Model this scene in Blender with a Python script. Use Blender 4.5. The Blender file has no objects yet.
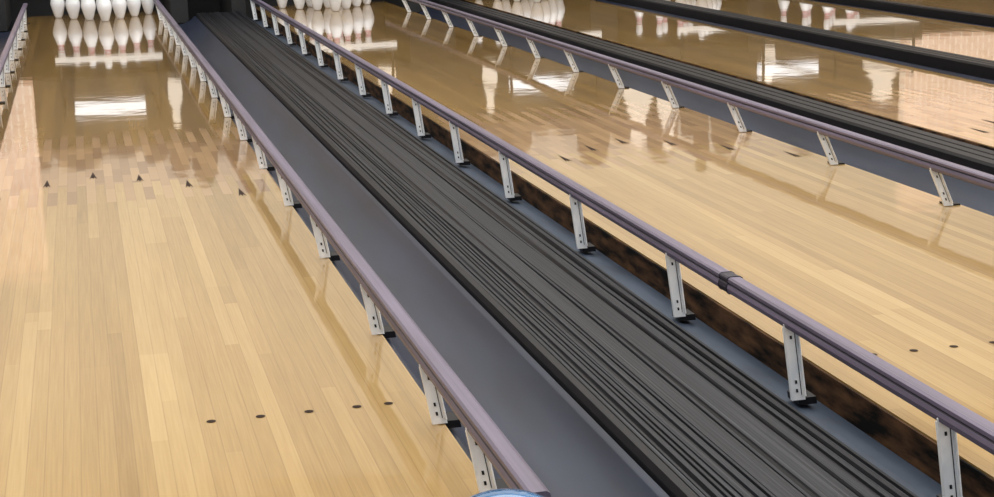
import bpy, bmesh, math, random
from mathutils import Vector, Matrix
random.seed(4)
scene=bpy.context.scene
scene.view_settings.view_transform='Standard'
scene.view_settings.exposure=0
H=0.86; F=1650.0
YFAR=12.2      # end of pin deck
YG=11.74       # gutters and cappings stop at the kickbacks
LANE_START=0.45
ZC=4.3         # ceiling height

# ---------------------------------------------------------------- node utils
def new_mat(name):
    m=bpy.data.materials.new(name); m.use_nodes=True
    nt=m.node_tree; b=nt.nodes['Principled BSDF']
    return m,nt,b
def simple(name,col,rough=.5,metal=0,coat=0,emit=None,estr=0,noise=0,nscale=(20,20,20),bump=0,spec=.5,lo=.3,hi=.72,scuff=None,tint=None):
    m,nt,b=new_mat(name)
    b.inputs['Base Color'].default_value=(*col,1)
    b.inputs['Roughness'].default_value=rough
    b.inputs['Metallic'].default_value=metal
    b.inputs['Coat Weight'].default_value=coat
    b.inputs['Specular IOR Level'].default_value=spec
    if tint: b.inputs['Specular Tint'].default_value=(*tint,1)
    if emit:
        b.inputs['Emission Color'].default_value=(*emit,1); b.inputs['Emission Strength'].default_value=estr
    if noise:
        tc=nt.nodes.new('ShaderNodeTexCoord'); mp=nt.nodes.new('ShaderNodeMapping')
        mp.inputs['Scale'].default_value=nscale
        n=nt.nodes.new('ShaderNodeTexNoise'); n.inputs['Scale'].default_value=1; n.inputs['Detail'].default_value=5
        r=nt.nodes.new('ShaderNodeValToRGB')
        r.color_ramp.elements[0].position=lo; r.color_ramp.elements[1].position=hi
        r.color_ramp.elements[0].color=(*[c*max(0,1-noise) for c in col],1)
        r.color_ramp.elements[1].color=(*[min(1,c*(1+noise)) for c in col],1)
        nt.links.new(tc.outputs['Object'],mp.inputs['Vector']); nt.links.new(mp.outputs['Vector'],n.inputs['Vector'])
        nt.links.new(n.outputs['Fac'],r.inputs['Fac']); out=r.outputs['Color']
        if scuff:
            mp2=nt.nodes.new('ShaderNodeMapping'); mp2.inputs['Scale'].default_value=scuff[1]
            n2=nt.nodes.new('ShaderNodeTexNoise'); n2.inputs['Scale'].default_value=1; n2.inputs['Detail'].default_value=3
            r3=nt.nodes.new('ShaderNodeValToRGB'); r3.color_ramp.elements[0].position=scuff[2]; r3.color_ramp.elements[1].position=scuff[2]+.08
            mx=nt.nodes.new('ShaderNodeMix'); mx.data_type='RGBA'
            nt.links.new(tc.outputs['Object'],mp2.inputs['Vector']); nt.links.new(mp2.outputs[0],n2.inputs['Vector'])
            nt.links.new(n2.outputs['Fac'],r3.inputs['Fac']); nt.links.new(r3.outputs['Color'],mx.inputs['Factor'])
            nt.links.new(out,mx.inputs[6]); mx.inputs[7].default_value=(*scuff[0],1); out=mx.outputs[2]
        nt.links.new(out,b.inputs['Base Color'])
        if bump:
            bp=nt.nodes.new('ShaderNodeBump'); bp.inputs['Strength'].default_value=bump; bp.inputs['Distance'].default_value=.003
            nt.links.new(n.outputs['Fac'],bp.inputs['Height']); nt.links.new(bp.outputs['Normal'],b.inputs['Normal'])
    return m

def wood_lane(name):
    m,nt,b=new_mat(name); N=nt.nodes; L=nt.links
    def math_(op,a,bb=None,c=None):
        n=N.new('ShaderNodeMath'); n.operation=op
        for i,v in enumerate((a,bb,c)):
            if v is None: continue
            if isinstance(v,(int,float)): n.inputs[i].default_value=v
            else: L.new(v,n.inputs[i])
        return n.outputs[0]
    tc=N.new('ShaderNodeTexCoord'); sp=N.new('ShaderNodeSeparateXYZ'); L.new(tc.outputs['Object'],sp.inputs[0])
    X,Y=sp.outputs[0],sp.outputs[1]
    xb=math_('DIVIDE',X,.0272); idx=math_('FLOOR',xb); fr=math_('FRACT',xb)
    def wn1(v):
        n=N.new('ShaderNodeTexWhiteNoise'); n.noise_dimensions='1D'; L.new(v,n.inputs['W']); return n.outputs['Value']
    def wn2(a,bb):
        c=N.new('ShaderNodeCombineXYZ'); L.new(a,c.inputs[0]); L.new(bb,c.inputs[1])
        n=N.new('ShaderNodeTexWhiteNoise'); n.noise_dimensions='2D'; L.new(c.outputs[0],n.inputs['Vector']); return n.outputs['Value']
    off=wn1(idx)
    ys=math_('ADD',Y,math_('MULTIPLY',off,2.3))
    seg=math_('FLOOR',math_('DIVIDE',ys,2.3))
    tone_long=wn2(idx,seg)
    g=math_('FLOOR',math_('DIVIDE',xb,2.0)); gseg=math_('FLOOR',math_('DIVIDE',math_('ADD',Y,math_('MULTIPLY',wn1(g),3.5)),3.6))
    tone_g=wn2(g,gseg)
    tone=math_('ADD',math_('MULTIPLY',tone_long,.5),math_('MULTIPLY',tone_g,.5))
    ys2=math_('ADD',Y,math_('MULTIPLY',math_('MODULO',math_('ABSOLUTE',idx),2.0),.12))
    seg2=math_('FLOOR',math_('DIVIDE',ys2,.24)); tone_s=wn2(idx,seg2)
    mp=N.new('ShaderNodeMapping'); mp.inputs['Scale'].default_value=(260,5,1); L.new(tc.outputs['Object'],mp.inputs[0])
    gn=N.new('ShaderNodeTexNoise'); gn.inputs['Scale'].default_value=1; gn.inputs['Detail'].default_value=6; L.new(mp.outputs[0],gn.inputs['Vector'])
    mp2=N.new('ShaderNodeMapping'); mp2.inputs['Scale'].default_value=(30,1.6,1); L.new(tc.outputs['Object'],mp2.inputs[0])
    gn2=N.new('ShaderNodeTexNoise'); gn2.inputs['Scale'].default_value=1; gn2.inputs['Detail'].default_value=4; L.new(mp2.outputs[0],gn2.inputs['Vector'])
    t2=math_('ADD',math_('MULTIPLY',tone,.52),math_('ADD',math_('MULTIPLY',gn.outputs['Fac'],.40),math_('MULTIPLY',gn2.outputs['Fac'],.27)))
    r=N.new('ShaderNodeValToRGB'); e=r.color_ramp.elements
    e[0].position=.22; e[0].color=(.225,.133,.042,1); e[1].position=.96; e[1].color=(.50,.350,.150,1)
    k=e.new(.58); k.color=(.365,.235,.086,1)
    L.new(t2,r.inputs[0])
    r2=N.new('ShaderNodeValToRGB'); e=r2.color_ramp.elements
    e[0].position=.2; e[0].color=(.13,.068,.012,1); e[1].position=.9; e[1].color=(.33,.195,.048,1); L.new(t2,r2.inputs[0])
    rs=N.new('ShaderNodeValToRGB'); e=rs.color_ramp.elements
    e[0].position=.0; e[0].color=(.26,.148,.064,1); e[1].position=1; e[1].color=(.43,.275,.132,1); L.new(tone_s,rs.inputs[0])
    def sm(lo,hi,src):
        n=N.new('ShaderNodeMapRange'); n.interpolation_type='SMOOTHSTEP'; n.inputs['From Min'].default_value=lo; n.inputs['From Max'].default_value=hi
        L.new(src,n.inputs['Value']); return n.outputs[0]
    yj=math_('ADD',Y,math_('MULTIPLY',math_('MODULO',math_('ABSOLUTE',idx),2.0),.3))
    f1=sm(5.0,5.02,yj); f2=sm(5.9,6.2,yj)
    def mix(fac,a,bb,blend='MIX'):
        n=N.new('ShaderNodeMix'); n.data_type='RGBA'; n.blend_type=blend
        if isinstance(fac,(int,float)): n.inputs['Factor'].default_value=fac
        else: L.new(fac,n.inputs['Factor'])
        for s,v in ((6,a),(7,bb)):
            if isinstance(v,tuple): n.inputs[s].default_value=v
            else: L.new(v,n.inputs[s])
        return n.outputs[2]
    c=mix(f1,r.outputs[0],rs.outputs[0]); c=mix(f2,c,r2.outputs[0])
    d=math_('MINIMUM',fr,math_('SUBTRACT',1.0,fr)); seam=math_('LESS_THAN',d,.035)
    c=mix(math_('MULTIPLY',seam,.22),c,(.12,.06,.02,1))
    L.new(c,b.inputs['Base Color'])
    b.inputs['Roughness'].default_value=.42
    b.inputs['Coat Weight'].default_value=1; b.inputs['Coat Roughness'].default_value=.045; b.inputs['Coat IOR'].default_value=1.48
    b.inputs['Specular IOR Level'].default_value=.1
    wv=N.new('ShaderNodeTexNoise'); wv.inputs['Scale'].default_value=7; wv.inputs['Detail'].default_value=2; L.new(tc.outputs['Object'],wv.inputs['Vector'])
    bp=N.new('ShaderNodeBump'); bp.inputs['Strength'].default_value=.3; bp.inputs['Distance'].default_value=.0016
    L.new(wv.outputs['Fac'],bp.inputs['Height']); L.new(bp.outputs[0],b.inputs['Coat Normal'])
    return m

def brick_mat(name):
    m,nt,b=new_mat(name); N=nt.nodes; L=nt.links
    tc=N.new('ShaderNodeTexCoord'); mp=N.new('ShaderNodeMapping'); mp.inputs['Rotation'].default_value=(math.radians(90),0,0)
    L.new(tc.outputs['Object'],mp.inputs[0])
    br=N.new('ShaderNodeTexBrick'); L.new(mp.outputs[0],br.inputs['Vector'])
    br.inputs['Color1'].default_value=(.80,.56,.44,1); br.inputs['Color2'].default_value=(.62,.38,.27,1); br.inputs['Mortar'].default_value=(.9,.80,.68,1)
    br.inputs['Scale'].default_value=5; br.inputs['Mortar Size'].default_value=.035
    L.new(br.outputs['Color'],b.inputs['Base Color']); b.inputs['Roughness'].default_value=.8
    L.new(br.outputs['Color'],b.inputs['Emission Color']); b.inputs['Emission Strength'].default_value=.40  # bricks glow without being lamps, for their lane reflection
    return m

M_wood=wood_lane('lane_maple')
M_rust=simple('rusty_lane_side',(.060,.030,.014),.8,noise=1.0,nscale=(8,9,40),bump=.6,spec=.2,lo=.38,hi=.66)
M_gut=simple('gutter_plastic',(.0125,.0175,.035),.36,noise=.35,nscale=(14,2.2,6),bump=.08,spec=.32,scuff=((.07,.08,.12),(11,4,3),.68),tint=(.72,.82,1))
M_black=simple('black_plastic',(.006,.006,.008),.5,spec=.25)
M_ledge=simple('painted_ledge',(.038,.052,.078),.6,noise=.3,nscale=(9,5,9),spec=.3,tint=(.75,.85,1))
M_rib=simple('capping_rubber',(.0088,.0094,.0125),.48,noise=.9,nscale=(240,1.0,20),bump=.35,spec=.26,scuff=((.042,.045,.053),(330,.7,20),.60),tint=(.82,.88,1))
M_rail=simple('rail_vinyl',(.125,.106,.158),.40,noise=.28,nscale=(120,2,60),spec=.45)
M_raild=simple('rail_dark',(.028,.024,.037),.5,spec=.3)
M_steel=simple('galvanised_steel',(.88,.93,.98),.33,metal=.1,noise=.14,nscale=(60,60,20))
M_mark=simple('lane_mark',(.025,.012,.007),.6,spec=.1)
M_pin=simple('pin_white',(.86,.88,.92),.25,coat=.6)
M_red=simple('pin_stripe',(.40,.03,.04),.3)
M_wall=simple('wall_paint',(.66,.62,.55),.8,noise=.05,nscale=(1,1,1))
M_ceil=simple('ceiling_tile',(.74,.71,.66),.9,noise=.05,nscale=(3,3,3))
M_floor=simple('approach_wood',(.42,.27,.12),.3,coat=.6,noise=.15,nscale=(40,2,1))
M_pit=simple('pit_black',(.010,.010,.011),.8)
M_mask=simple('masking_panel',(.034,.023,.014),.6,noise=.5,nscale=(2,2,3))
M_reflpale=simple('reflection_pale_glow',(.80,.72,.62),.6,emit=(1,.9,.78),estr=.35)  # pale glow on no lamp, for bright streaks mirrored in lanes
M_tube=simple('light_diffuser',(.9,.9,.9),.5,emit=(.86,.92,1.0),estr=1.2)
M_reflbar=simple('reflection_bar_glow',(.88,.88,.86),.4,emit=(1,1,1),estr=.25)  # slight glow added so the bar's reflection reads white
M_troff=simple('troffer_diffuser',(.9,.9,.9),.5,emit=(1,.98,.95),estr=5)
M_ball=simple('ball_blue',(.01,.16,.42),.12,coat=1,noise=.3,nscale=(14,14,14))
M_brick=brick_mat('reflection_brick_glow')

# ---------------------------------------------------------------- mesh utils
def obj_from_bm(name,bm,mats,parent=None,smooth=False,bevel=0):
    me=bpy.data.meshes.new(name); bm.normal_update(); bm.to_mesh(me); bm.free()
    for m in mats: me.materials.append(m)
    if smooth:
        for p in me.polygons: p.use_smooth=True
    o=bpy.data.objects.new(name,me); scene.collection.objects.link(o)
    if parent: o.parent=parent
    if bevel:
        md=o.modifiers.new('bevel','BEVEL'); md.width=bevel; md.segments=2; md.limit_method='ANGLE'
    return o
def box(bm,x0,x1,y0,y1,z0,z1,mi=0):
    vs=[bm.verts.new((x,y,z)) for z in (z0,z1) for x,y in ((x0,y0),(x1,y0),(x1,y1),(x0,y1))]
    for q in ((3,2,1,0),(4,5,6,7),(0,1,5,4),(1,2,6,5),(2,3,7,6),(3,0,4,7)):
        f=bm.faces.new([vs[i] for i in q]); f.material_index=mi
def sweep(bm,prof,y0,y1,mi=0,closed=False,ny=1,jit=None,cap=True,mlist=None):
    rings=[]
    for j in range(ny+1):
        y=y0+(y1-y0)*j/ny
        rings.append([bm.verts.new((x+(jit(i,y)[0] if jit else 0),y,z+(jit(i,y)[1] if jit else 0))) for i,(x,z) in enumerate(prof)])
    n=len(prof)
    for a,b in zip(rings,rings[1:]):
        for i in range(n if closed else n-1):
            k=(i+1)%n
            f=bm.faces.new((a[i],a[k],b[k],b[i])); f.material_index=mlist[i] if mlist else mi
    if closed and cap:
        f=bm.faces.new(rings[0]); f.material_index=mi
        f=bm.faces.new(rings[-1][::-1]); f.material_index=mi
def empty(name):
    e=bpy.data.objects.new(name,None); scene.collection.objects.link(e); return e

# ---------------------------------------------------------------- lanes
lanes=[(-.40,.52),(1.225,2.19),(2.75,3.56),(3.98,4.83),(5.12,6.05),(6.45,7.4),(7.9,8.85),(-2.15,-1.15)]
def make_lane(xl,xr):
    root=empty('bowling_lane')
    bm=bmesh.new(); box(bm,xl,xr,LANE_START,YFAR,-.045,0)
    obj_from_bm('lane_surface',bm,[M_wood],root)
    bm=bmesh.new()
    box(bm,xl+.0002,xl+.02,LANE_START,YFAR,-.14,-.0455); box(bm,xr-.02,xr-.0002,LANE_START,YFAR,-.14,-.0455)
    obj_from_bm('lane_side_boards',bm,[M_rust],root)
    bm=bmesh.new(); box(bm,xl-.004,xl-.0005,LANE_START,YFAR,-.062,-.003)
    obj_from_bm('edge_face_board',bm,[M_rust],root)
    xc=xr-.525 if xl<0 else (xl+xr)/2
    bm=bmesh.new()
    z=.0007
    def dart(x,y):
        l=.13;w=.011
        vs=[bm.verts.new(p) for p in ((x-w,y,z),(x-.004,y+.03,z),(x,y+.0,z),(x+.004,y+.03,z),(x+w,y,z),(x,y+l,z))]
        bm.faces.new((vs[0],vs[1],vs[5])); bm.faces.new((vs[1],vs[2],vs[5])); bm.faces.new((vs[2],vs[3],vs[5])); bm.faces.new((vs[3],vs[4],vs[5]))
    for k in range(-3,4):
        x=xc+k*.1365
        if xl+.02<x<xr-.02: dart(x,[5.12,5.02,4.86,4.66][abs(k)])
    def dot(x,y,r=.008):
        if not xl+.01<x<xr-.01: return
        c=[bm.verts.new((x+r*math.cos(a),y+r*math.sin(a),z)) for a in [i*math.tau/14 for i in range(14)]]
        bm.faces.new(c)
    for o in (.068,.122,.203,.284,.365):
        dot(xr-o,2.637)
        if xl>0: dot(xl+o,2.637)
    obj_from_bm('guide_marks',bm,[M_mark],root)
for a in lanes: make_lane(*a)

# ---------------------------------------------------------------- gutters
def gutter(xa,xb,depth=.05,name='gutter'):
    w=xb-xa; prof=[(xa+.001,-.012),(xa+.012,-.014)]
    n=12
    for i in range(n+1):
        t=i/n; x=xa+.014+(w-.028)*t
        prof.append((x,-.016-depth*math.sin(math.pi*t)**.75))
    prof+=[(xb-.012,-.014),(xb-.001,-.012)]
    bm=bmesh.new(); sweep(bm,prof,LANE_START,YG)
    return obj_from_bm(name,bm,[M_gut],None,smooth=True)
gutter(.523,.767)
gutter(-.65,-.405)
gutter(2.193,2.43); gutter(2.60,2.745)
gutter(3.563,3.68); gutter(3.83,3.975)
gutter(4.833,4.93); gutter(5.0,5.115)
gutter(6.053,6.2); gutter(6.3,6.445)
gutter(-1.147,-.95)

bm=bmesh.new()
sweep(bm,[(1.082,-.05),(1.086,-.046),(1.16,-.050),(1.218,-.060)],LANE_START,YG)
obj_from_bm('gutter_ledge',bm,[M_ledge],None)

# ribbed capping between lane one and lane two
random.seed(11)
prof=[(.769,-.07),(.769,-.004),(.774,.007),(.785,.010)]
ml=[1,1,1]
x=.785
widths=[.013,.008,.016,.009,.014,.007,.011,.018,.008,.045,.010,.052,.008,.024,.009,.013,.017,.009]
tot=sum(widths); widths=[w*(1.074-.785)/tot for w in widths]
for i,w in enumerate(widths):
    z=.008+random.uniform(-.003,.003)
    g=.0045 if w<.02 else .003
    prof+=[(x+min(w*.12,.002),z-g),(x+min(w*.25,.004),z),(x+w-min(w*.28,.004),z+.0008),(x+w-min(w*.1,.0015),z-g)]
    ml+=[1,0,0,0]
    x+=w
prof+=[(1.078,-.004),(1.080,-.062)]; ml+=[0,1]
def jit(i,y):
    if i<4 or i>=len(prof)-2: return (0,0)
    k=(i-4)//4
    return (.0022*math.sin(y*.9+k*1.7)+.0012*math.sin(y*2.7+k*.6),.0012*math.sin(y*1.6+k*2.1))
bm=bmesh.new(); sweep(bm,prof,LANE_START,YG,ny=90,jit=jit,mlist=ml[:len(prof)-1])
obj_from_bm('ball_return_capping',bm,[M_rib,M_black],None)

def capping(x0,x1,z=.05):
    w=x1-x0
    prof=[(x0,-.07),(x0,z-.008),(x0+.006,z),(x0+w*.3,z),(x0+w*.32,z-.005),(x0+w*.36,z-.005),(x0+w*.38,z),(x0+w*.62,z),(x0+w*.64,z-.005),(x0+w*.68,z-.005),(x0+w*.7,z),(x1-.006,z),(x1,z-.008),(x1,-.07)]
    bm=bmesh.new(); sweep(bm,prof,LANE_START,YG)
    obj_from_bm('lane_divider_capping',bm,[M_black],None)
capping(2.432,2.56); capping(3.682,3.80,.045); capping(4.932,4.99,.045); capping(6.202,6.29); capping(-.95,-.66,.01)

# ---------------------------------------------------------------- bumper rails
def rail(xr,xp,posts,y0,y1,zfoot,joint=None):
    root=empty('bumper_rail')
    zt=.128
    w=.0145
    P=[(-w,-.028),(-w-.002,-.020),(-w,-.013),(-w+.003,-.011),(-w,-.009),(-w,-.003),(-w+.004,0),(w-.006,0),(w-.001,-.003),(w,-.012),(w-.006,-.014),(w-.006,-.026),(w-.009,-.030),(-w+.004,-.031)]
    ml=[0,0,1,1,0,0,0,0,0,1,1,1,1,1]  # dark copy of the rail colour paints shade into groove and underside
    bm=bmesh.new(); sweep(bm,[(xr+a,zt+b) for a,b in P],y0,y1,closed=True,mlist=ml)
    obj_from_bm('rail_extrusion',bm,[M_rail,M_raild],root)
    if joint:
        bm=bmesh.new(); sweep(bm,[(xr+a*1.06,zt+b*1.04+.0005) for a,b in P],joint,joint+.04,closed=True)
        obj_from_bm('joint_sleeve',bm,[M_raild],root,bevel=.001)
    bm=bmesh.new(); bmd=bmesh.new()
    ztop=zt-.029
    for y in posts:
        def T(x,yy,z):
            t=(z-zfoot)/(ztop-zfoot)
            return (xp+(xr-.004-xp)*t+x,y+yy,z)
        def lbox(b,x0,x1,ya,yb,z0,z1,mi=0):
            vs=[b.verts.new(T(x,q,z)) for z in (z0,z1) for x,q in ((x0,ya),(x1,ya),(x1,yb),(x0,yb))]
            for q in ((3,2,1,0),(4,5,6,7),(0,1,5,4),(1,2,6,5),(2,3,7,6),(3,0,4,7)):
                f=b.faces.new([vs[i] for i in q]); f.material_index=mi
        lbox(bm,-.0125,.0125,0,.0025,zfoot,ztop+.006)
        lbox(bm,-.0125,-.010,.0025,.008,zfoot,ztop)
        lbox(bm,.010,.0125,-.006,.008,zfoot+.008,ztop)
        for zz in (zfoot+.018,zfoot+.034,ztop-.018):
            lbox(bmd,-.0035,.0,-.0012,0,zz-.003,zz+.003)
        lbox(bmd,.0052,.0064,-.0008,0,zfoot+.01,ztop-.004)
        lbox(bmd,.000,.034,.003,.05,zfoot-.010,zfoot+.003)
    obj_from_bm('steel_posts',bm,[M_steel],root,bevel=.0006)
    obj_from_bm('post_fittings',bmd,[M_black],root)
    return root
def ext(l,step,end=11.7):
    l=list(l)
    while l[-1]+step<end: l.append(l[-1]+step)
    return l
p1=ext([2.17,2.50,3.07,3.78,4.46,5.10,5.72],.62)
p2=ext([1.45,2.00,2.53,3.12,3.81,4.52,5.17,5.79,6.42],.63)
p3=ext([2.6,3.18,3.81,4.49,5.20,5.86],.65)
rail(.498,.512,p1,1.84,11.7,.0015)
rail(1.140,1.154,p2,1.0,11.7,-.034,joint=2.79)
rail(2.112,2.152,p3,1.0,11.7,.0015)
rail(-.365,-.375,ext([2.2],.62),1.84,11.7,.0015)

# ---------------------------------------------------------------- pins
def pin(x,y,s=.82):
    R=[(0,.0),(.026,0),(.0285,.006),(.0355,.02),(.046,.055),(.056,.09),(.0605,.114),(.0595,.135),(.052,.165),(.040,.195),(.029,.225),(.0245,.245),(.0232,.258),(.025,.280),(.0295,.310),(.032,.335),(.0318,.348),(.029,.362),(.022,.374),(.011,.380),(0,.381)]
    bm=bmesh.new(); n=20; rings=[]
    for r,z in R:
        if r==0: rings.append([bm.verts.new((x,y,z*s+.0006))])
        else: rings.append([bm.verts.new((x+r*s*math.cos(a),y+r*s*math.sin(a),z*s+.0006)) for a in [i*math.tau/n for i in range(n)]])
    for k,(a,b) in enumerate(zip(rings,rings[1:])):
        zz=R[k][1]
        for i in range(n):
            j=(i+1)%n
            if len(a)==1: f=bm.faces.new((a[0],b[j],b[i]))
            elif len(b)==1: f=bm.faces.new((a[i],a[j],b[0]))
            else: f=bm.faces.new((a[i],a[j],b[j],b[i]))
            f.material_index=1 if zz in (.225,.258) else 0
    return obj_from_bm('bowling_pin',bm,[M_pin,M_red],None,smooth=True)
def reflection_bar(xl,xr):  # unseen bar added so a white strip mirrors in the lane
    root=empty('added_reflection_bar')
    bm=bmesh.new(); box(bm,xl,xr,11.0,11.02,.185,.225); obj_from_bm('bar',bm,[M_reflbar],root,bevel=.004)
    bm=bmesh.new()
    for x in (xl+.03,xr-.03):
        box(bm,x-.008,x+.008,11.021,11.04,.20,.62); box(bm,x-.008,x+.008,11.04,12.29,.60,.62)
    obj_from_bm('bar_arms',bm,[M_pit],root,bevel=.002)
for (xl,xr),dx in list(zip(lanes,[.09,0,0,0,0,0,0,0]))[:5]:
    xc=(xl+xr)/2+dx
    reflection_bar(xc-.34,xc+.34)
    for row in range(4):
        for k in range(row+1):
            pin(xc+(k-row/2)*.205,11.45+row*.17)

# ---------------------------------------------------------------- pinsetter end
for x0,x1 in ((.60,.72),(1.02,1.12),(2.28,2.62),(3.65,3.86),(4.9,5.03),(6.12,6.36),(-.72,-.5)):
    bm=bmesh.new(); box(bm,x0,x1,11.76,12.75,-.06,.45)
    obj_from_bm('kickback_panel',bm,[M_pit],None,bevel=.004)
bm=bmesh.new(); box(bm,-6,12,12.76,12.8,-.2,.6)
obj_from_bm('pit_curtain',bm,[M_pit],None)
root=empty('masking_unit')
bm=bmesh.new(); box(bm,-6,12,12.3,12.4,.46,1.03); obj_from_bm('lower_panel',bm,[M_mask],root)
bm=bmesh.new(); random.seed(8)
x=-6
while x<12:
    w=random.uniform(.10,.34); h=random.uniform(.02,.46)
    pts=[(x,1.03),(x+w,1.03)]+[(x+w/2+w/2*math.cos(a),1.03+h*math.sin(a)**.6) for a in [math.pi*i/10 for i in range(1,10)]]
    f0=[bm.verts.new((p[0],12.31,p[1])) for p in pts]; bm.faces.new(f0)
    f1=[bm.verts.new((p[0],12.36,p[1])) for p in pts]; bm.faces.new(f1[::-1])
    for i in range(len(pts)):
        j=(i+1)%len(pts); bm.faces.new((f0[j],f0[i],f1[i],f1[j]))
    x+=w*random.uniform(.7,1.4)
obj_from_bm('reflection_cutouts',bm,[M_mask],root)  # unseen ragged top edge, added to shape the dark lane reflections
bm=bmesh.new()
for xx,w,z0,z1 in ((.62,.09,.5,.86),(3.0,.10,.5,.9),(4.2,.22,.55,1.25),(4.45,.16,.7,1.3),(2.2,.12,.5,.75),(6.3,.3,.5,1.0),(7.4,.2,.6,1.0),(5.3,.1,.5,.8)):
    pts=[(xx-w*.5,z0),(xx+w*.5,z0),(xx+w*.62,z0+(z1-z0)*.35),(xx+w*.25,z0+(z1-z0)*.7),(xx+w*.33,z0+(z1-z0)*.9),(xx,z1),(xx-w*.33,z0+(z1-z0)*.9),(xx-w*.25,z0+(z1-z0)*.7),(xx-w*.62,z0+(z1-z0)*.35)]
    f0=[bm.verts.new((p[0],12.295,p[1])) for p in pts]; bm.faces.new(f0)
obj_from_bm('reflection_shapes',bm,[M_reflpale],root)  # unseen glowing shapes added as bright streaks in the lane reflections
bm=bmesh.new()
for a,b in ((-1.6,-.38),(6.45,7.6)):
    box(bm,a,b,12.2,12.29,.46,1.9)  # unseen panels added to mirror pinkish brick strips in the lanes
obj_from_bm('brick_reflection_panels',bm,[M_brick],root)
bm=bmesh.new()
for xx in (.15,3.40,5.45,7.6):
    box(bm,xx-.25,xx+.25,12.22,12.295,.64,.725)
obj_from_bm('sign_lights',bm,[M_tube],root,bevel=.004)

# ---------------------------------------------------------------- room
def room_box(name,x0,x1,y0,y1,z0,z1,mat):
    bm=bmesh.new(); box(bm,x0,x1,y0,y1,z0,z1); return obj_from_bm(name,bm,[mat],None)
room_box('floor',-8,14,-5,14,-.30,-.14,M_pit)
room_box('approach_floor',-8,14,-5,LANE_START-.01,-.14,0,M_floor)
room_box('trim_foul_line',-8,14,LANE_START-.009,LANE_START-.001,-.14,.001,M_black)
room_box('wall_far',-8,14,13.8,14,-.3,ZC,M_wall)
room_box('wall_left',-8.2,-8,-5,14,-.3,ZC,M_wall)
room_box('wall_right',14,14.2,-5,14,-.3,ZC,M_wall)
room_box('ceiling',-8.2,14.2,-5,14,ZC,ZC+.2,M_ceil)
root=empty('ceiling_light')
bm=bmesh.new()
for xx in (-5,-2,1,4,7,10):
    for yy in (-2,1.5,5,8):
        box(bm,xx-.3,xx+.3,yy-.6,yy+.6,ZC-.03,ZC-.002)
obj_from_bm('troffers',bm,[M_troff],root)

def area(name,loc,size,energy,rot=(0,0,0),col=(1,1,1)):
    l=bpy.data.lights.new(name,'AREA'); l.shape='RECTANGLE'; l.size=size[0]; l.size_y=size[1]; l.energy=energy; l.color=col
    o=bpy.data.objects.new(name,l); o.location=loc; o.rotation_euler=rot; scene.collection.objects.link(o); return o
area('ceiling_area_near',(2,2,ZC-.1),(12,7),510,col=(1,.985,.95))
area('ceiling_area_far',(3,8,ZC-.1),(12,6),430,col=(1,.985,.95))
area('wall_wash',(3,11.6,ZC-.2),(16,.5),150,rot=(math.radians(65),0,0),col=(1,.98,.95))
area('pin_deck_light',(3,10.9,1.2),(9,.2),26,rot=(math.radians(25),0,0),col=(.93,.97,1))

w=bpy.data.worlds.new('world'); scene.world=w; w.use_nodes=True
w.node_tree.nodes['Background'].inputs[0].default_value=(.88,.93,1,1); w.node_tree.nodes['Background'].inputs[1].default_value=.7

bm=bmesh.new(); bmesh.ops.create_uvsphere(bm,u_segments=48,v_segments=32,radius=.10)
o=obj_from_bm('bowling_ball',bm,[M_ball],None,smooth=True); o.location=(.410,1.662,.1005)

# ---------------------------------------------------------------- camera
d=Vector((72-497,-(-109-248.5),-F)).normalized()
r=math.radians(1.5); h=Vector((math.cos(r),math.sin(r),0))
u=h.cross(d)
if u.y<0:u=-u
u.normalize(); xx=d.cross(u).normalized()
M=Matrix((xx,d,u))
cam=bpy.data.cameras.new('camera'); cam.sensor_width=36; cam.lens=36*F/994; cam.clip_start=.05
co=bpy.data.objects.new('camera',cam); co.matrix_world=Matrix.Translation((0,0,H))@M.to_4x4()
scene.collection.objects.link(co); scene.camera=co
